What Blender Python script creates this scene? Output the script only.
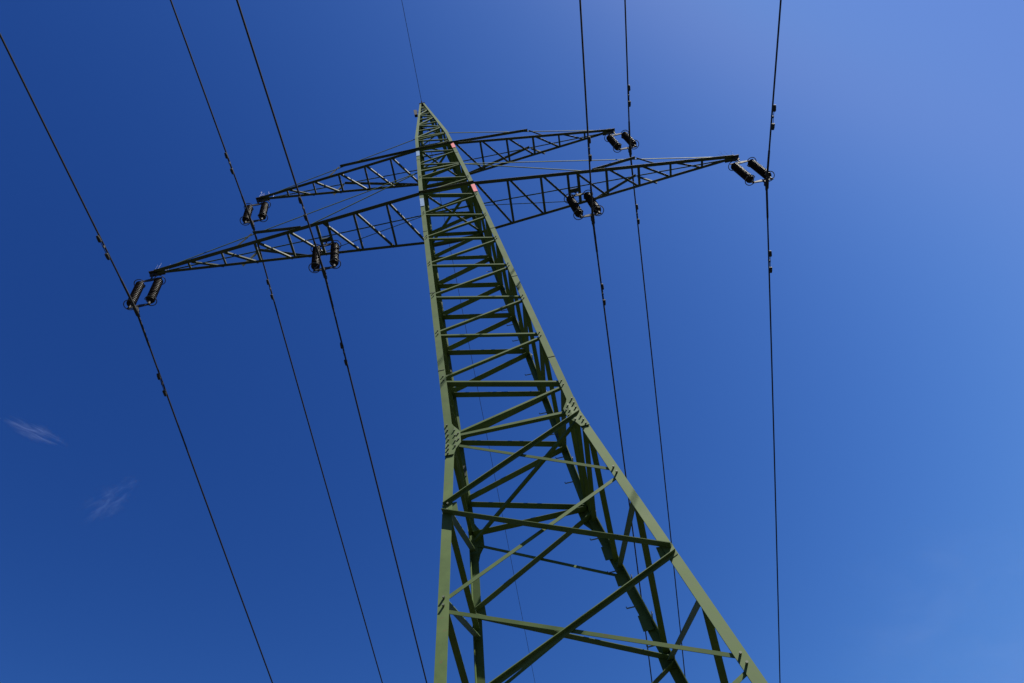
import bpy, bmesh, math, random
from mathutils import Vector, Matrix
random.seed(7)
for o in list(bpy.data.objects): bpy.data.objects.remove(o)
scn = bpy.context.scene
COL = scn.collection
V = Vector

# ---------------------------------------------------------------- camera
CX, CY, CZ = -0.5735747, -8.7242269, 1.6
YAW, PITCH, ROLL, FPX = 0.1234172, 0.9911163, -0.3111549, 797.537
cam_d = bpy.data.cameras.new("camera"); cam = bpy.data.objects.new("camera", cam_d); COL.objects.link(cam)
fw = V((math.sin(YAW)*math.cos(PITCH), math.cos(YAW)*math.cos(PITCH), math.sin(PITCH)))
r0 = V((math.cos(YAW), -math.sin(YAW), 0)); u0 = r0.cross(fw)
rr = r0*math.cos(ROLL)+u0*math.sin(ROLL); uu = -r0*math.sin(ROLL)+u0*math.cos(ROLL)
M = Matrix(((rr.x, uu.x, -fw.x, CX), (rr.y, uu.y, -fw.y, CY), (rr.z, uu.z, -fw.z, CZ), (0, 0, 0, 1)))
cam.matrix_world = M
cam_d.sensor_width = 36; cam_d.lens = FPX/1024*36; cam_d.clip_start = 0.05; cam_d.clip_end = 60000
scn.camera = cam

# ---------------------------------------------------------------- sky and sun
el, az = math.radians(55), math.radians(114)
SUN = V((math.sin(az)*math.cos(el), math.cos(az)*math.cos(el), math.sin(el)))
EXPO = 1.6
w = bpy.data.worlds.new("World"); scn.world = w; w.use_nodes = True
nt = w.node_tree; bg = nt.nodes["Background"]
sky = nt.nodes.new("ShaderNodeTexSky"); sky.sky_type = 'NISHITA'; sky.sun_disc = False
sky.sun_elevation = el; sky.sun_rotation = az
sky.altitude = 0; sky.air_density = 1.0; sky.dust_density = 0.6; sky.ozone_density = 1.0
# deep, contrasty blue of a polarised noon sky: a steeper response per channel
sep = nt.nodes.new("ShaderNodeSeparateColor"); cmb = nt.nodes.new("ShaderNodeCombineColor")
nt.links.new(sky.outputs[0], sep.inputs[0])
for i, (a_, g_, top) in enumerate(((3.27, 3.04, .136), (2.08, 2.44, .265), (1.28, 1.86, .69))):
    m1 = nt.nodes.new("ShaderNodeMath"); m1.operation = 'MULTIPLY'; m1.inputs[1].default_value = .1
    m2 = nt.nodes.new("ShaderNodeMath"); m2.operation = 'POWER'; m2.inputs[1].default_value = g_
    m3 = nt.nodes.new("ShaderNodeMath"); m3.operation = 'MULTIPLY'; m3.inputs[1].default_value = math.exp(a_)
    m4 = nt.nodes.new("ShaderNodeMath"); m4.operation = 'SMOOTH_MIN'; m4.inputs[1].default_value = top; m4.inputs[2].default_value = top*.35
    m5 = nt.nodes.new("ShaderNodeMath"); m5.operation = 'MULTIPLY'; m5.inputs[1].default_value = 10/2**EXPO
    nt.links.new(sep.outputs[i], m1.inputs[0])
    for p_, q_ in ((m1, m2), (m2, m3), (m3, m4), (m4, m5)): nt.links.new(p_.outputs[0], q_.inputs[0])
    nt.links.new(m5.outputs[0], cmb.inputs[i])
nt.links.new(cmb.outputs[0], bg.inputs[0]); bg.inputs[1].default_value = 0.10
sd = bpy.data.lights.new("sun", 'SUN'); sd.energy = 5.0; sd.angle = math.radians(0.53); sd.color = (1, 0.955, 0.88)
so = bpy.data.objects.new("sun", sd); COL.objects.link(so)
so.rotation_euler = SUN.to_track_quat('Z', 'Y').to_euler(); so.location = (20, -20, 60)
scn.view_settings.view_transform = 'Standard'; scn.view_settings.look = 'None'
scn.view_settings.exposure = EXPO; scn.view_settings.gamma = 1.0; scn.view_settings.use_curve_mapping = False

# ---------------------------------------------------------------- materials
def mat(name, col, rough=.6, metal=0, noise=0, nscale=8, col2=None, bump=0, spec=.5):
    m = bpy.data.materials.new(name); m.use_nodes = True; n = m.node_tree; b = n.nodes["Principled BSDF"]
    b.inputs["Base Color"].default_value = (*col, 1); b.inputs["Roughness"].default_value = rough
    b.inputs["Metallic"].default_value = metal; b.inputs["Specular IOR Level"].default_value = spec
    if noise or col2:
        tc = n.nodes.new("ShaderNodeTexCoord"); t = n.nodes.new("ShaderNodeTexNoise"); t.inputs["Scale"].default_value = nscale
        t.inputs["Detail"].default_value = 6; t.inputs["Roughness"].default_value = .65
        n.links.new(tc.outputs["Object"], t.inputs["Vector"])
        r = n.nodes.new("ShaderNodeValToRGB"); r.color_ramp.elements[0].position = .35; r.color_ramp.elements[1].position = .68
        c2 = col2 or tuple(c*(1-noise) for c in col)
        r.color_ramp.elements[0].color = (*c2, 1); r.color_ramp.elements[1].color = (*col, 1)
        n.links.new(t.outputs["Fac"], r.inputs[0]); n.links.new(r.outputs[0], b.inputs["Base Color"])
        mr = n.nodes.new("ShaderNodeMapRange"); mr.inputs[3].default_value = rough-.1; mr.inputs[4].default_value = min(1, rough+.12)
        n.links.new(t.outputs["Fac"], mr.inputs[0]); n.links.new(mr.outputs[0], b.inputs["Roughness"])
        if bump:
            bp = n.nodes.new("ShaderNodeBump"); bp.inputs["Strength"].default_value = bump; bp.inputs["Distance"].default_value = .004
            n.links.new(t.outputs["Fac"], bp.inputs["Height"]); n.links.new(bp.outputs[0], b.inputs["Normal"])
    return m
def weather(m, rust, chalk):
    n = m.node_tree; b = n.nodes['Principled BSDF']; src = b.inputs['Base Color'].links[0].from_socket
    tc = n.nodes.new('ShaderNodeTexCoord')
    for col, sc, lo, hi, amt in ((chalk, 1.7, .48, .72, .55), (rust, 11, .66, .74, .6)):
        t = n.nodes.new('ShaderNodeTexNoise'); t.inputs['Scale'].default_value = sc; t.inputs['Detail'].default_value = 7; n.links.new(tc.outputs['Object'], t.inputs['Vector'])
        r = n.nodes.new('ShaderNodeMapRange'); r.inputs[1].default_value = lo; r.inputs[2].default_value = hi; r.inputs[3].default_value = 0; r.inputs[4].default_value = amt
        mx = n.nodes.new('ShaderNodeMix'); mx.data_type = 'RGBA'; mx.inputs[7].default_value = (*col, 1)
        n.links.new(t.outputs['Fac'], r.inputs[0]); n.links.new(r.outputs[0], mx.inputs[0]); n.links.new(src, mx.inputs[6]); src = mx.outputs[2]
    n.links.new(src, b.inputs['Base Color'])
GREEN = mat("weathered_green_paint", (.051, .083, .022), .68, col2=(.038, .064, .017), nscale=5, bump=.2, spec=.14)
ARMG = mat("green_grey_arm_paint", (.030, .040, .024), .7, col2=(.022, .029, .018), nscale=6, spec=.15)
weather(GREEN, (.075, .045, .02), (.070, .096, .030)); weather(ARMG, (.05, .03, .015), (.05, .06, .04))
BOLT = mat("bolt_steel", (.06, .075, .04), .6, 0)
DARK = mat("dark_fitting_steel", (.022, .022, .022), .75, 0, noise=.3, spec=.15)
GALV = mat("galvanised_ring_steel", (.045, .045, .045), .6, .1, noise=.3, nscale=20)
PORC = mat("brown_porcelain", (.014, .009, .008), .5, noise=.3, nscale=12, spec=.12)
WIRE = mat("aged_aluminium_cable", (.022, .022, .024), .8, 0, noise=.3, nscale=3, spec=.15)
RED = mat("faded_red_plate", (.50, .10, .10), .6, noise=.2, nscale=14)
BLUE = mat("pale_blue_plate", (.09, .17, .28), .6, noise=.15, nscale=14)
CONC = mat("concrete", (.34, .33, .30), .85, noise=.25, nscale=6, bump=.4)
GRASS = mat("meadow_grass", (.016, .020, .010), .95, col2=(.022, .021, .012), nscale=.35)

# ---------------------------------------------------------------- mesh helpers
def obj(name, bm, m, parent=None, smooth=False):
    me = bpy.data.meshes.new(name); bm.normal_update(); bm.to_mesh(me); bm.free(); me.materials.append(m)
    if smooth:
        for p in me.polygons: p.use_smooth = True
    o = bpy.data.objects.new(name, me); COL.objects.link(o); o.parent = parent
    return o
def empty(name, loc, label=None, cat=None, group=None):
    o = bpy.data.objects.new(name, None); COL.objects.link(o); o.location = loc; o.empty_display_size = .2
    if label: o['label'] = label
    if cat: o['category'] = cat
    if group: o['group'] = group
    return o
def loft(bm, rings):
    """closed sections joined one after the other, capped"""
    vs = [[bm.verts.new(q) for q in r] for r in rings]; n = len(rings[0])
    for a, b in zip(vs, vs[1:]):
        for i in range(n): bm.faces.new((a[i], a[(i+1) % n], b[(i+1) % n], b[i]))
    bm.faces.new(vs[0][::-1]); bm.faces.new(vs[-1])
def Lsec(p, n1, n2, b, t):
    return [p, p+n1*b, p+n1*b+n2*t, p+n1*t+n2*t, p+n1*t+n2*b, p+n2*b]
def Lbar(bm, p0, p1, n1, n2, b=.06, t=.007, b2=None):
    """angle profile from p0 to p1; corner on the line, flanges along n1 and n2"""
    p0, p1 = V(p0), V(p1); d = (p1-p0).normalized()
    n1 = V(n1); n1 = (n1-d*n1.dot(d)).normalized()
    n2 = V(n2); n2 = n2-d*n2.dot(d); n2 = (n2-n1*n2.dot(n1)).normalized()
    b2 = b2 or b
    def s(p): return [p, p+n1*b, p+n1*b+n2*t, p+n1*t+n2*t, p+n1*t+n2*b2, p+n2*b2]
    loft(bm, [s(p0), s(p1)]); bmesh.ops.recalc_face_normals(bm, faces=bm.faces)
def box(bm, c, ax, ay, az):
    c, ax, ay, az = V(c), V(ax), V(ay), V(az)
    loft(bm, [[c-ax-ay+az*s, c+ax-ay+az*s, c+ax+ay+az*s, c-ax+ay+az*s] for s in (-1, 1)])
    bmesh.ops.recalc_face_normals(bm, faces=bm.faces)
def frame(d):
    d = d.normalized(); a = V((0, 0, 1)) if abs(d.z) < .9 else V((1, 0, 0))
    x = d.cross(a).normalized(); return x, d.cross(x)
def tube(bm, pts, rad, n=8):
    pts = [V(p) for p in pts]; rings = []
    for i, p in enumerate(pts):
        d = pts[min(i+1, len(pts)-1)]-pts[max(i-1, 0)]; x, y = frame(d)
        r = rad[i] if isinstance(rad, (list, tuple)) else rad
        rings.append([p+x*r*math.cos(2*math.pi*k/n)+y*r*math.sin(2*math.pi*k/n) for k in range(n)])
    loft(bm, rings); bmesh.ops.recalc_face_normals(bm, faces=bm.faces)
def arc_tube(bm, c, ax, ay, R, a0, a1, r, n=24):
    tube(bm, [V(c)+V(ax)*R*math.cos(a)+V(ay)*R*math.sin(a) for a in [math.radians(a0+(a1-a0)*k/n) for k in range(n+1)]], r, 6)

# ---------------------------------------------------------------- tower dimensions
H, ZUT, ZU, ZLT, ZL, ZJ = 32.6766, 27.239, 25.8515, 23.7725, 21.8502, 11.0063
WK, WJ, W0, WL, Q = .50735, 1.00192, 2.18427, .71258, 1.04955
LU, LL = 5.5585, 8.0
ZG = ZJ+.12
def hw(z):
    if z > ZUT: return .055+(WK-.055)*(H-z)/(H-ZUT)
    if z > ZL: return WK+(WL-WK)*(ZUT-z)/(ZUT-ZL)
    if z > ZJ: return WL+(WJ-WL)*(ZL-z)/(ZL-ZJ)
    return WJ+(W0-WJ)*(ZJ-z)/ZJ
def C(sx, sy, z):
    a = hw(z)+.035+.017*max(0, 1-z/22)
    skew = .045*max(0, ZJ+.3-z) if (sx > 0 and sy > 0) else 0
    return V((sx*a+skew, sy*a*Q, z))

# ---------------------------------------------------------------- ground
bm = bmesh.new(); N = 48; S = 3000
def gz(x, y):
    r = math.hypot(x, y); return 0 if r < 30 else (math.sin(x*.004+1)*math.cos(y*.005)*.8+random.uniform(-.1, .1))*min(1, (r-30)/200)
gx = [math.copysign(abs(t)**2.2, t)*S for t in [-1+2*i/N for i in range(N+1)]]
gv = [[bm.verts.new((x, y, gz(x, y))) for y in gx] for x in gx]
for i in range(N):
    for j in range(N): bm.faces.new((gv[i][j], gv[i+1][j], gv[i+1][j+1], gv[i][j+1]))
g = obj("ground", bm, GRASS); g['kind'] = 'structure'

# ---------------------------------------------------------------- the tower
tower = empty("lattice_tower", (0, 0, 0), "tall green steel lattice electricity pylon with two pairs of crossarms seen from its foot", "electricity pylon")
TW = .013
for sx in (-1, 1):
    for sy in (-1, 1):
        bm = bmesh.new()
        nx, ny = V((-sx, 0, 0)), V((0, -sy, 0))
        segs = [(0, .135), (ZJ-.25, .13), (ZJ+.25, .12), (16.3, .115), (ZL, .108), (ZUT, .10), (H, .06)]
        def sec(z, b):
            p = C(sx, sy, z)
            return [p, p+nx*b, p+nx*b+ny*TW, p+nx*TW+ny*TW, p+nx*TW+ny*b, p+ny*b]
        zs = []
        for (z0, b0), (z1, b1) in zip(segs, segs[1:]):
            zs.append((z0, b0))
            if z0 < ZJ < z1: zs.append((ZJ, (b0+b1)/2))
        zs.append(segs[-1])
        loft(bm, [sec(z, b) for z, b in zs]); bmesh.ops.recalc_face_normals(bm, faces=bm.faces)
        leg = obj("leg", bm, GREEN, tower)
        # splice joints with cover angles and bolt rows
        for zc, hh in ((15.95, .16), (19.2, .14) if sx*sy > 0 else (18.6, .14), (13.0, .14) if sx*sy > 0 else (12.7, .14), (24.8, .12)):
            b = .112 if zc > ZJ else .13
            b *= 1-.10*(zc > 20)
            bm = bmesh.new(); p0, p1 = C(sx, sy, zc-hh), C(sx, sy, zc+hh)
            off = -(nx+ny)*.008
            Lbar(bm, p0+(nx+ny)*(TW+.002), p1+(nx+ny)*(TW+.002), nx, ny, b-.025, .01)
            # the gap between the two leg lengths shows as a dark seam: a thin washer strip
            m = (p0+p1)/2; d = (p1-p0).normalized()
            box(bm, m+off*.3+nx*b*.5, nx*b*.5, ny*.003, d*.006); box(bm, m+off*.3+ny*b*.5, ny*b*.5, nx*.003, d*.006)
            sp = obj("splice_plate", bm, ARMG, leg)

# gusset plates at the joint level, front and back faces, with bolts
def gusset(sx, sy):
    bm = bmesh.new(); o = V((0, sy*.014, 0)); up = (C(sx, sy, ZJ+1)-C(sx, sy, ZJ+.3)).normalized(); dn = (C(sx, sy, ZJ-1)-C(sx, sy, ZJ-.3)).normalized()
    nx = V((-sx, 0, 0)); c = C(sx, sy, ZG-.12)+o
    pts = [c+dn*.39-nx*.002, c+dn*.39+nx*.132, c+dn*.26+nx*.16, c+dn*.12+nx*.235, c+up*.16+nx*.235, c+up*.32+nx*.15, c+up*.39+nx*.125, c+up*.39-nx*.002, c-nx*.002]
    front = [bm.verts.new(p+V((0, sy*.006, 0))) for p in pts]; back = [bm.verts.new(p-V((0, sy*.006, 0))) for p in pts]
    bm.faces.new(front); bm.faces.new(back[::-1]); n = len(pts)
    for i in range(n): bm.faces.new((front[i], back[i], back[(i+1) % n], front[(i+1) % n]))
    bmesh.ops.recalc_face_normals(bm, faces=bm.faces)
    gp = obj("gusset_plate", bm, GREEN, tower)
    spots = [c+dn*t+nx*.045 for t in (.36, .25, .14)]+[c+up*t+nx*.045 for t in (0, .12, .24, .36)]
    spots += [c+dn*t+nx*.15 for t in (.20, .07)]+[c+up*t+nx*.15 for t in (.07, .20)]+[c+dn*.04+nx*.20, c+up*.10+nx*.20]
    for s in spots:
        bm = bmesh.new(); tube(bm, [s, s+V((0, sy*.034, 0))], .014, 6); obj("bolt", bm, BOLT, gp)
for sx in (-1, 1):
    for sy in (-1, 1): gusset(sx, sy)

# ---- bracing members
jobs = []      # (size rank, p0, p1, n1, n2, b)
def face_axes(face):
    # inward normal and the leg pair of each face
    return {'front': (V((0, 1, 0)), lambda s, z: C(s, -1, z), V((1, 0, 0))), 'back': (V((0, -1, 0)), lambda s, z: C(s, 1, z), V((1, 0, 0))),
            'left': (V((1, 0, 0)), lambda s, z: C(-1, s, z), V((0, 1, 0))), 'right': (V((-1, 0, 0)), lambda s, z: C(1, s, z), V((0, 1, 0)))}[face]
def member(face, s0, z0, s1, z1, b=.06, mount='in', edge='low', ext=.05, t=.007, b2=None):
    """one brace on a face; in-plane flange runs up the face, outstanding flange at its low or high edge"""
    inn, P, ax = face_axes(face)
    off = inn*(TW+.002) if mount == 'in' else -inn*(.002)
    stand = inn if mount == 'in' else -inn
    p0 = P(s0, z0)-ax*s0*ext+off; p1 = P(s1, z1)-ax*s1*ext+off
    up = V((0, 0, 1)); d = (p1-p0).normalized(); up = (up-d*up.dot(d)).normalized()
    if edge == 'low': q0, q1, n1 = p0-up*b/2, p1-up*b/2, up
    else: q0, q1, n1 = p0+up*b/2, p1+up*b/2, -up
    jobs.append((b*(p1-p0).length/((p0+p1)/2-V((CX, CY, CZ))).length, q0, q1, n1, stand, b, t, b2 or b))
A = [ZJ+.08, 12.73, 14.3, 15.85, 17.37, 18.85, 20.38, 21.87, 23.18, 24.45, 25.75, 26.95]   # legs near-left and far-right
B = [11.88, 13.5, 15.0, 16.53, 18.02, 19.5, 21.0, 22.42, 23.78, 25.1, 26.35, ZUT]          # legs near-right and far-left
zz = []
for a, b in zip(A, B): zz += [('A', a), ('B', b)]
for face, (la, lb) in {'front': (-1, 1), 'back': (1, -1), 'left': (-1, 1), 'right': (1, -1)}.items():
    for (k0, z0), (k1, z1) in zip(zz, zz[1:]):
        s0 = la if k0 == 'A' else lb; s1 = la if k1 == 'A' else lb
        bsz, b2 = (.038, .055) if face == 'front' else (.06, .13)
        if face in ('left', 'right'): bsz, b2 = .055, .082
        if z0 > 20: bsz *= .9; b2 *= .85
        if face == 'front' and z0 < 12 and z1 > 11.9: b2 = .10
        # node 0 of the zigzag starts at the joint gusset
        member(face, s0, z0+(.06 if k0 == 'A' else .06), s1, z1-.06, bsz, 'in', 'low', ext=.06, b2=b2)
# joint level horizontals
for face in ('front', 'back', 'left', 'right'):
    member(face, -1, ZG, 1, ZG, .05 if face == 'front' else .06, 'in', 'low', ext=.06, b2=.13 if face == 'back' else .065)
member_h = ZJ
# horizontals at the arm levels on all faces
for z in (ZU, ZUT, ZL, ZLT):
    for face in ('front', 'back', 'left', 'right'): member(face, -1, z+.02, 1, z+.02, .06, 'in', 'low', ext=.03)
# diaphragm braces at the joint level and the lower arm
def plain(p0, p1, n1, n2, b): jobs.append((b*(V(p1)-V(p0)).length/((V(p0)+V(p1))/2-V((CX, CY, CZ))).length, V(p0), V(p1), V(n1), V(n2), b, .007, b))
plain(C(1, -1, ZJ-.06)+V((-.08, .08, 0)), C(-1, 1, ZJ-.06)+V((.08, -.08, 0)), (1, 1, 0), (0, 0, 1), .05)
for z in (ZL, ZU):
    plain(C(1, -1, z+.08)+V((-.06, .06, 0)), C(-1, 1, z+.08)+V((.06, -.06, 0)), (1, 1, 0), (0, 0, 1), .06)
    plain(C(-1, -1, z+.09)+V((.06, .06, 0)), C(1, 1, z+.09)+V((-.06, -.06, 0)), (1, -1, 0), (0, 0, 1), .06)
# lower crossed panels, front and back
LV = [ZJ+.04, 9.42, 7.74, 6.08, 4.1, 2.1, .25]
LVB = [ZJ+.02, 9.68, 8.25, 6.4, 4.3, 2.2, .25]
for i in range(6):
    a, b = LV[i], LV[i+1]
    s = 1 if i % 2 == 0 else -1          # outside zigzag: J right -> d left -> b right ...
    member('front', s, a-.06, -s, b+.06, .05 if s > 0 else .06, 'out', 'high' if s > 0 else 'low', ext=.02, t=.009, b2=.06 if s > 0 else .095)
    member('front', -s, a-.10, s, b+.05, .048, 'in', 'high', ext=.06, t=.008)
    a, b = LVB[i], LVB[i+1]
    member('back', s, a-.05, -s, b+.05, .06, 'in', 'low', ext=.05, t=.009, b2=.12)
    member('back', -s, a-.05, s, b+.05, .05, 'out', 'high', ext=.03, t=.009)
# side faces: single zigzag in staggered steps
RN = [8.8, 6.98, 5.1, 3.1, 1.1]; RF = [9.95, 8.33, 6.0, 4.1, 2.1]
pts = [(-1, 10.5)]
for n, f in zip(RN, RF): pts += [(1, f), (-1, n)]
for (s0, z0), (s1, z1) in zip(pts, pts[1:]): member('right', s0, z0-.05, s1, z1+.05, .07, 'in', 'low', ext=.06, t=.009, b2=.085)
member('right', -1, ZJ-.30, 1, ZJ-.16, .06, 'in', 'low', ext=.06, t=.009, b2=.08)
member('right', -1, ZJ+.30, 1, ZJ-.02, .05, 'in', 'low', ext=.06, t=.009, b2=.065)
LN = [9.43, 7.82, 6.1, 4.1, 2.1]; LF = [9.35, 7.7, 5.2, 3.1, 1.1]
pts = [(1, ZJ-.15)]
for n, f in zip(LN, LF): pts += [(-1, n), (1, f)]
for (s0, z0), (s1, z1) in zip(pts, pts[1:]): member('left', s0, z0-.05, s1, z1+.05, .07, 'in', 'low', ext=.06, t=.009, b2=.085)
# peak: small crossed panels
PZ = [ZUT, 28.2, 29.1, 29.95, 30.75, 31.45, 32.1]
for i in range(6):
    for k, face in enumerate(('front', 'right', 'back', 'left')):
        s = 1 if (i+k) % 2 else -1
        member(face, s, PZ[i]+.03, -s, PZ[i+1]-.03, .05, 'in', 'low', ext=.03)
        member(face, -1, PZ[i+1], 1, PZ[i+1], .045, 'in', 'low', ext=.02)
jobs.sort(key=lambda j: -j[0])
for j in jobs[:99]:
    bm = bmesh.new(); Lbar(bm, j[1], j[2], j[3], j[4], j[5], j[6], j[7]); obj("brace", bm, GREEN, tower)
bm = bmesh.new()
for j in jobs[99:]: Lbar(bm, j[1], j[2], j[3], j[4], j[5], j[6], j[7])
rest = obj("small_bracing", bm, GREEN, tower); rest['kind'] = 'stuff'
# bolts at the lower brace ends on the near legs
for i, z in enumerate(LV[1:4]):
    for sx in (-1, 1):
        for dz in (-.05, .07):
            p = C(sx, -1, z+dz)+V((-sx*.07, -.004, 0)); bm = bmesh.new(); tube(bm, [p, p+V((0, -.036, 0))], .015, 6); obj("bolt", bm, BOLT, tower)
for sx, lv in ((-1, A), (1, B)):
    for z in lv[1:9] if sx < 0 else lv[:8]:
        for dz in (-.06, .06):
            bm = bmesh.new(); p = C(sx, -1, z+dz)+V((-sx*.07, .002, 0)); tube(bm, [p, p+V((0, -.026, 0))], .012, 6); obj("bolt", bm, BOLT, tower)
# small corner plates where the braces meet the legs (front and back)
for (sx, sy, z) in [(-1, -1, LV[1]), (1, -1, LV[2]), (-1, 1, LVB[1]), (1, 1, LVB[1]), (-1, 1, LVB[2]), (1, 1, LVB[2])]:
    bm = bmesh.new(); c = C(sx, sy, z)+V((-sx*.10, -sy*(TW+.012), 0)); box(bm, c, (.10, 0, 0), (0, .004, 0), (0, 0, .11)); obj("corner_plate", bm, GREEN, tower)
# step bolts up the far right leg
z = 2.6; k = 0
while z < 20:
    p = C(1, 1, z); 
    d = V((-.0, -.17, 0)) if k % 2 else V((-.17, 0, 0))
    base = p+(V((-.012, -.10, 0)) if k % 2 else V((-.10, -.012, 0)))
    bm = bmesh.new(); tube(bm, [base, base+d*.9, base+d*.9+V((0, 0, .03))], .010, 6); obj("step_bolt", bm, BOLT, tower); z += .33; k += 1
# stiffening cover angle on the far right leg (thick dark leg in the picture)
for z0 in (7.0, 8.9, 10.2):
    bm = bmesh.new(); c = C(1, 1, z0)+V((-.10, -.03, 0)); box(bm, c, (.08, 0, 0), (0, .005, 0), (0, 0, .14)); obj("corner_plate", bm, GREEN, tower)
# marking plates on the near legs under each arm
for sx, m_, lb in ((1, RED, 'faded red marking plate'), (-1, BLUE, 'pale blue marking plate')):
    for z, h in ((ZL-.42-.30*(sx < 0), .28), (ZU-.30-.15*(sx < 0), .24)):
        p0, p1 = C(sx, -1, z-h), C(sx, -1, z+h); d = (p1-p0)/2; wd = .052
        bm = bmesh.new(); box(bm, (p0+p1)/2+V((-sx*.056, -.008, 0)), (wd, 0, 0), (0, .004, 0), d)
        pl = obj("marking_plate", bm, m_, tower); pl['label'] = lb
# earth wire bracket at the peak and the small box hanging beside it
bm = bmesh.new(); box(bm, (0, 0, H+.03), (.11, 0, 0), (0, .11, 0), (0, 0, .012)); tube(bm, [(0, 0, H+.03), (0, 0, H+.16)], .02, 8); box(bm, (0, 0, H+.13), (.02, 0, 0), (0, .14, 0), (0, 0, .03))
obj("earth_wire_clamp", bm, DARK, tower)
bm = bmesh.new(); q = C(-1, -1, 30.9); box(bm, q+V((-.09, -.02, 0)), (.055, 0, 0), (0, .05, 0), (0, 0, .30)); box(bm, q+V((-.02, 0, .2)), (.05, 0, 0), (0, .01, 0), (0, 0, .01))
obj("bracket", bm, DARK, tower)
for sx in (-1, 1):
    for sy in (-1, 1):
        bm = bmesh.new(); c = C(sx, sy, 0)
        loft(bm, [[c+V((x*r, y*r, z)) for x, y in ((-1, -1), (1, -1), (1, 1), (-1, 1))] for r, z in ((.5, -.3), (.5, .12), (.42, .2))])
        obj("footing", bm, CONC, tower)

# ---- crossarms
def crossarm(side, L, zb, zt, npan, kn, km, hang):
    """side +-1; bottom chords at zb, top chords from zt at the legs to the tip; kn: inner node of the deep brace; km: node where the struts meet the top chord"""
    wl = hw(zb); arm = obj("crossarm", bmesh.new(), ARMG, tower)
    arm['label'] = ("long lower " if L > 7 else "short upper ")+("left crossarm" if side < 0 else "right crossarm")
    def bot(sy, k):
        f = k/npan; return V((side*(wl+(L-wl)*f), sy*wl*Q*(1-f)+sy*.05*f, zb))
    wt = hw(zt)
    def top(sy, k):
        f = k/npan; xs = wt+(L-wt)*f; return V((side*xs, sy*(wt*Q*(1-f)+.04*f), zt+(zb+.10-zt)*f))
    def topx(sy, x):
        f = (x-wt)/(L-wt); return V((side*x, sy*(wt*Q*(1-f)+.04*f), zt+(zb+.10-zt)*f))
    X = V((side, 0, 0)); Zu = V((0, 0, 1))
    for sy in (-1, 1):
        bm = bmesh.new(); p0 = bot(sy, -.0)-X*wl*.98; p0.y = sy*wl*Q
        out = V((0, sy, 0))
        # bottom chord: horizontal flange pointing outwards, upright flange behind it
        p_leg = bot(sy, 0); p_tip = bot(sy, npan)
        Lbar(bm, p_leg-V((0, sy*.03, 0)), p_tip-V((0, sy*.03, 0)), V((0, -1, 0)), Zu, (.095 if L > 7 else .08) if sy < 0 else .075, .008)
        if side > 0:
            Lbar(bm, C(-1, sy, zb)-V((0, sy*.03, 0)), C(1, sy, zb)-V((0, sy*.03, 0)), out, Zu, .09, .009)
        obj("chord", bm, ARMG, arm)
        bm = bmesh.new()
        Lbar(bm, top(sy, 0), top(sy, npan), -Zu, V((0, -sy, 0)), .026, .005); obj("chord", bm, GREEN, arm)
        # struts in the side face: leg foot/inner node up to the top chord, then down to the bottom chord
        bm = bmesh.new()
        kx = wl+(L-wl)*km/npan
        tp = topx(sy, kx)-V((0, 0, .02))
        st = bot(sy, kn)+V((0, 0, .02))
        Lbar(bm, st, tp, V((0, -1, 0)), Zu, .085, .008)
        obj("strut", bm, ARMG, arm)
        bm = bmesh.new(); Lbar(bm, tp+X*.04, bot(sy, km+.42)+V((0, 0, .02)), V((0, sy, 0)), Zu, .045, .006); obj("strut", bm, ARMG, arm)
        if kn > 0:
            bm = bmesh.new(); Lbar(bm, top(sy, 0)-Zu*.02, bot(sy, kn)+V((0, 0, .03)), Zu, V((0, -sy, 0)), .022, .004); obj("tie", bm, GREEN, arm)
        else:
            bm = bmesh.new(); Lbar(bm, top(sy, 0)-Zu*.02, bot(sy, km-.4)+V((0, 0, .03)), Zu, V((0, -sy, 0)), .03, .005)
            if 0: obj("tie", bm, GREEN, arm)
            else: bm.free()
    # zigzag in the bottom plane
    for k in range(0, npan):
        b = .058 if k < npan-2 else .048
        if k > 0 and not (k == hang):
            bm = bmesh.new(); Lbar(bm, bot(-1, k)+Zu*.012, bot(1, k)+Zu*.012-V((0, .06, 0)), X, Zu, b, .006); obj("brace", bm, ARMG, arm)
        if k == npan-1: continue
        i0, i1 = (k, k+1)
        if side > 0: p0, p1 = bot(-1, k+.06), bot(1, k+.94)
        else: p0, p1 = bot(-1, k+.94), bot(1, k+.06)
        if side < 0: p0, p1 = bot(-1, k+.92), bot(1, k+.08)
        p1 = p1-V((0, .06, 0)); d = (p1-p0).normalized(); nrm = V((d.y, -d.x, 0))
        if nrm.y > 0: nrm = -nrm
        bm = bmesh.new()
        if side > 0: Lbar(bm, p0+Zu*.02, p1+Zu*.02, nrm, Zu, b, .006)
        else: Lbar(bm, p0-Zu*.012, p1-Zu*.012, -nrm, Zu, b, .006)
        obj("brace", bm, ARMG, arm)
    if hang:
        bm = bmesh.new()
        for dx in (-.11, .11):
            Lbar(bm, bot(-1, hang)+X*dx*1+Zu*.012, bot(1, hang)+X*dx+Zu*.012-V((0, .06, 0)), X*(1 if dx > 0 else -1), Zu, .07, .007)
        c = (bot(-1, hang)+bot(1, hang))/2
        box(bm, c+Zu*.0, (.12, 0, 0), (0, .05, 0), (0, 0, .035)); obj("hanger_beam", bm, ARMG, arm)
    # tip plate
    bm = bmesh.new(); t = V((side*L, 0, zb))
    box(bm, t+V((-side*.02, 0, .03)), (.20, 0, 0), (0, .085, 0), (0, 0, .008)); box(bm, t+V((side*.06, 0, -.03)), (.09, 0, 0), (0, .012, 0), (0, 0, .08))
    box(bm, t+V((-side*.05, 0, .07)), (.10, 0, 0), (0, .09, 0), (0, 0, .006))
    obj("tip_plate", bm, DARK, arm)
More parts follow.
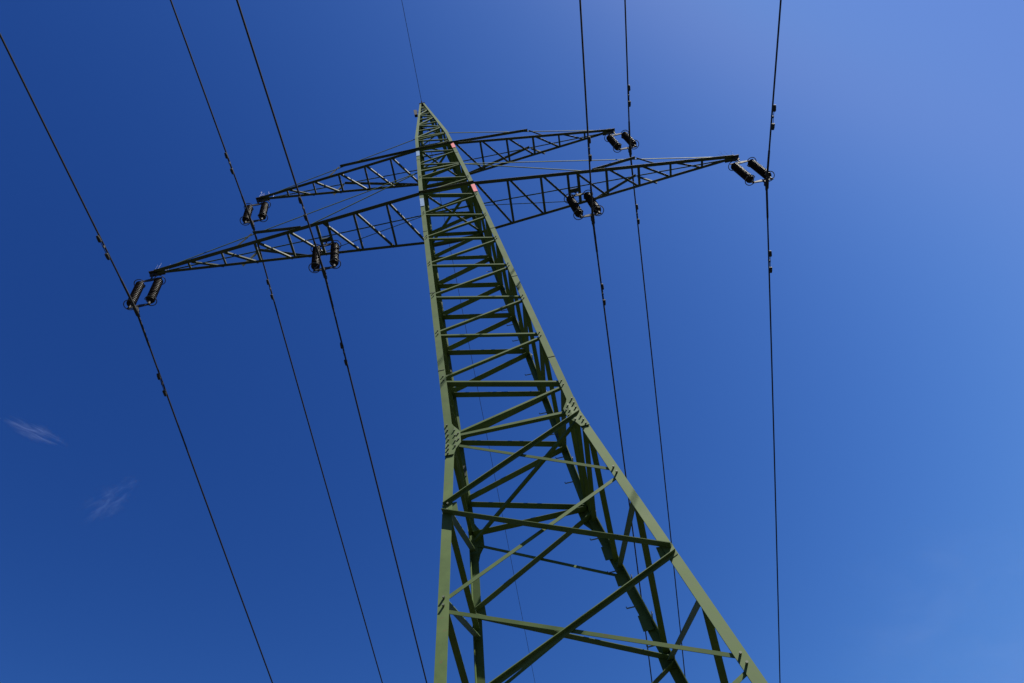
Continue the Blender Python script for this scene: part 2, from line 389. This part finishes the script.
    if 1:
        bm = bmesh.new()
        for i in range(7):
            a = V((side*(L-.3+.07*i), random.uniform(-.05, .05), zb+.10))
            tube(bm, [a, a+V((random.uniform(-.14, .14), random.uniform(-.12, .12), random.uniform(.28, .42)))], .0022, 4)
        obj("bird_spikes", bm, GALV, arm)
    return arm
for s in (-1, 1):
    crossarm(s, LL, ZL, ZLT, 8, 3.6, 5.15, 3)
    crossarm(s, LU, ZU, ZUT, 6, 0.0, 2.98, 0)

# ---------------------------------------------------------------- insulator sets
def rod(bm, x, top, length):
    pts = [(0, 0), (.032, 0), (.032, .07)]
    n = 26; z = .07; st = (length-.14)/n
    for i in range(n):
        r = .112 if i % 2 == 0 else .100
        pts += [(.045, z), (r, z+st*.55), (r, z+st*.68), (.045, z+st*.95)]; z += st
    pts += [(.032, length-.07), (.032, length), (0, length)]
    ns = 18; rings = []
    for (r, zz_) in pts:
        r = max(r, .0005)
        rings.append([V((x+r*math.cos(2*math.pi*k/ns), r*math.sin(2*math.pi*k/ns), top-zz_)) for k in range(ns)])
    loft(bm, rings); bmesh.ops.recalc_face_normals(bm, faces=bm.faces)
SEP = .24
def insulator_set(loc, drop, label):
    """hangs from the arm: origin at the arm, conductor at -drop"""
    t = empty("insulator_set", loc, label, "insulator", "double insulator strings under the crossarms")
    ztop = -.43; ln = drop-.43-.36
    bm = bmesh.new(); tube(bm, [(0, 0, .02), (0, 0, -.33)], .022, 8); box(bm, (0, 0, -.06), (.03, 0, 0), (0, .03, 0), (0, 0, .05)); obj("shackle", bm, DARK, t)
    for zc in (-.35, -(drop-.24)):
        bm = bmesh.new()
        prof = [(-SEP-.05, -.02), (-SEP-.05, .03), (-.05, .055), (.05, .055), (SEP+.05, .03), (SEP+.05, -.02), (0, -.06)]
        if zc < -1: prof = [(x, -z) for x, z in prof][::-1]
        loft(bm, [[V((x, y, zc+z)) for x, z in prof] for y in (-.012, .012)]); bmesh.ops.recalc_face_normals(bm, faces=bm.faces)
        obj("yoke_plate", bm, DARK, t)
    for sx in (-1, 1):
        bm = bmesh.new(); rod(bm, sx*SEP, ztop, ln); st = obj("insulator_string", bm, PORC, t, smooth=False)
        bm = bmesh.new()
        tube(bm, [(sx*SEP, 0, -.35), (sx*SEP, 0, ztop-.05)], .030, 10); tube(bm, [(sx*SEP, 0, ztop-ln+.05), (sx*SEP, 0, -(drop-.24))], .030, 10); obj("end_cap", bm, DARK, st)
        for zc, R in ((ztop-.04, .135), (ztop-ln+.05, .140)):
            bm = bmesh.new(); c = V((sx*(SEP+.02), 0, zc))
            arc_tube(bm, c, (sx, 0, 0), (0, 1, 0), R, -150, 150, .012, 28)
            e = c+V((sx*R*math.cos(math.radians(150)), R*math.sin(math.radians(150)), 0))
            for yy in (-1, 1):
                tube(bm, [V((e.x, yy*abs(e.y), zc)), V((sx*SEP, yy*.02, zc+(.06 if zc > -1 else -.09)))], .008, 6)
            obj("arcing_ring", bm, GALV, t)
    bm = bmesh.new()
    tube(bm, [(0, 0, -(drop-.24)), (0, 0, -(drop-.06))], .022, 8)
    tube(bm, [(0, -.17, -drop-.005), (0, -.1, -drop-.03), (0, .1, -drop-.03), (0, .17, -drop-.005)], [.03, .045, .045, .03], 10)
    box(bm, (0, 0, -drop+.04), (.035, 0, 0), (0, .07, 0), (0, 0, .04)); obj("suspension_clamp", bm, DARK, t)
    return t
DROP_L, DROP_U = 2.0, 1.9
XIN = 3.44
sets = [
 ((-LL-.07, 0, ZL), DROP_L, "double insulator hanging from the far left tip of the lower crossarm"),
 ((-XIN, 0, ZL), DROP_L, "double insulator hanging midway along the left lower crossarm"),
 ((XIN, 0, ZL), DROP_L, "double insulator hanging midway along the right lower crossarm"),
 ((LL+.07, 0, ZL), DROP_L, "double insulator hanging from the far right tip of the lower crossarm"),
 ((-LU-.1, 0, ZU), DROP_U, "double insulator hanging from the left tip of the short upper crossarm"),
 ((LU+.1, 0, ZU), DROP_U, "double insulator hanging from the right tip of the short upper crossarm")]
for s in sets: insulator_set(*s)

# ---------------------------------------------------------------- conductors with their vibration dampers
# (anchor, near span slope, near drift, far span slope, far drift, damper distances)
lines = [
 ((-LL-.07, 0, ZL-DROP_L), .06, 0, .21, 0, (1.83, 1.91), "black power cable from the far left tip of the lower crossarm, leftmost cable"),
 ((-LU-.1, 0, ZU-DROP_U), .07, 0, .22, -.01, (1.95, 1.89), "black power cable from the left tip of the upper crossarm, second from left"),
 ((-XIN, 0, ZL-DROP_L), .15, .01, .26, -.01, (1.89, 2.04), "black power cable from the middle of the left lower crossarm, nearest left of mast"),
 ((XIN, 0, ZL-DROP_L), .13, 0, .08, .02, (1.97, 2.10), "black power cable from the middle of the right lower crossarm, nearest right of mast"),
 ((LU+.1, 0, ZU-DROP_U), .09, 0, .14, .01, (1.71, 1.93), "black power cable from the right tip of the upper crossarm, second from right"),
 ((LL+.07, 0, ZL-DROP_L), .08, 0, .13, .01, (1.82, 2.10), "black power cable from the far right tip of the lower crossarm, rightmost cable")]
def curve(s1, a1, s2, a2, rad=None):
    def P(y):
        if y < 0: t = -y; return V((t*a1, y, -s1*t+.0004*t*t))
        c = .0004 if s2 < .2 else .0005
        return V((y*a2, y, -s2*y+c*y*y))
    return P
TS = [-260, -200, -150, -110, -80, -60, -45, -34, -26, -20, -15, -11, -8, -5, -3, -1.5, -.5, 0, .5, 1.5, 3, 5, 8, 11, 15, 20, 26, 34, 45, 60, 80, 110, 150, 200, 260]
def damper(P, y, parent):
    p = P(y); d = (P(y+.1)-P(y-.1)).normalized()
    bm = bmesh.new(); box(bm, p+V((0, 0, -.03)), (.016, 0, 0), d*.025, (0, 0, .05))
    m = p+V((0, 0, -.085)); tube(bm, [m-d*.26+V((0, 0, -.02)), m, m+d*.26+V((0, 0, -.02))], .008, 6)
    dm = obj("vibration_damper", bm, DARK, parent)
    for s in (-1, 1):
        bm = bmesh.new(); c = m+d*s*.23+V((0, 0, -.02))
        tube(bm, [c-d*s*.075, c-d*s*.06, c+d*s*.03, c+d*s*.085, c+d*s*.09], [.034, .042, .040, .030, .012], 10); obj("weight", bm, DARK, dm)
for a, s1, a1, s2, a2, (d1, d2), label in lines:
    P = curve(s1, a1, s2, a2)
    bm = bmesh.new(); tube(bm, [P(y) for y in TS], .0215, 8)
    c = obj("power_cable", bm, WIRE); c.location = a; c['label'] = label; c['category'] = "power cable"; c['group'] = "power cables carried by the pylon"
    bm = bmesh.new(); tube(bm, [P(y) for y in (-.95, -.9, -.5, -.1, .1, .5, .9, .95)], [.02, .027, .028, .028, .028, .028, .027, .02], 10); obj("armour_rod", bm, WIRE, c)
    damper(P, -d1, c); damper(P, d2, c)
P = curve(.22, 0, .27, -.01)
bm = bmesh.new(); tube(bm, [P(y) for y in TS], .0085, 6)
c = obj("earth_wire", bm, WIRE); c.location = (0, 0, H+.14); c['label'] = "thin earth wire running over the very top of the pylon"; c['category'] = "earth wire"

# ---------------------------------------------------------------- two faint wisps of cirrus low on the left
def pix_dir(x, y):
    return (fw + rr*((x-512)/FPX) + uu*((341.5-y)/FPX)).normalized()
def cloud(name, d, dist, sx, sy, sz, rot, dens, scale, label):
    c = V((CX, CY, CZ))+d*dist
    bm = bmesh.new(); bmesh.ops.create_icosphere(bm, subdivisions=3, radius=1)
    m = bpy.data.materials.new(name+"_ice"); m.use_nodes = True; n = m.node_tree; n.nodes.remove(n.nodes["Principled BSDF"])
    out = n.nodes["Material Output"]; v = n.nodes.new("ShaderNodeVolumePrincipled"); v.inputs["Color"].default_value = (1, 1, 1, 1)
    v.inputs["Anisotropy"].default_value = .3
    tc = n.nodes.new("ShaderNodeTexCoord"); mp = n.nodes.new("ShaderNodeMapping"); mp.inputs["Scale"].default_value = scale
    no = n.nodes.new("ShaderNodeTexNoise"); no.inputs["Scale"].default_value = 1.6; no.inputs["Detail"].default_value = 5; no.inputs["Roughness"].default_value = .62; no.inputs["Distortion"].default_value = .8
    n.links.new(tc.outputs["Object"], mp.inputs[0]); n.links.new(mp.outputs[0], no.inputs["Vector"])
    mr = n.nodes.new("ShaderNodeMapRange"); mr.inputs[1].default_value = .5; mr.inputs[2].default_value = .8; mr.inputs[3].default_value = 0; mr.inputs[4].default_value = 1
    n.links.new(no.outputs["Fac"], mr.inputs[0])
    ln = n.nodes.new("ShaderNodeVectorMath"); ln.operation = 'LENGTH'; n.links.new(tc.outputs["Object"], ln.inputs[0])
    fall = n.nodes.new("ShaderNodeMapRange"); fall.inputs[1].default_value = 1; fall.inputs[2].default_value = .15; fall.inputs[3].default_value = 0; fall.inputs[4].default_value = dens
    n.links.new(ln.outputs["Value"], fall.inputs[0])
    mu = n.nodes.new("ShaderNodeMath"); mu.operation = 'MULTIPLY'; n.links.new(mr.outputs[0], mu.inputs[0]); n.links.new(fall.outputs[0], mu.inputs[1])
    n.links.new(mu.outputs[0], v.inputs["Density"]); n.links.new(v.outputs[0], out.inputs["Volume"])
    o = obj(name, bm, m); o['kind'] = 'stuff'; o['label'] = label; o['category'] = "cloud"
    # long axis across the view, rotated in the plane of the sky
    ex = (rr*math.cos(rot)+uu*math.sin(rot)); ex = (ex-d*ex.dot(d)).normalized(); ez = d; ey = ez.cross(ex)
    o.matrix_world = Matrix(((ex.x*sx, ey.x*sy, ez.x*sz, c.x), (ex.y*sx, ey.y*sy, ez.y*sz, c.y), (ex.z*sx, ey.z*sy, ez.z*sz, c.z), (0, 0, 0, 1)))
    return o
cloud("wispy_cloud", pix_dir(36, 432), 6000, 230, 62, 120, math.radians(-24), .0019, (.8, 1.6, 1), "thin pale streak of cirrus cloud at the left edge of the sky")
cloud("wispy_cloud", pix_dir(110, 500), 6000, 230, 120, 120, math.radians(36), .0008, (1.2, 1.8, 1), "fainter patchy wisp of cirrus below the brighter streak")
cloud("wispy_cloud", pix_dir(955, 610), 6000, 900, 650, 500, math.radians(15), .00010, (.9, 1.1, 1), "very faint broad veil of haze low in the right of the sky")
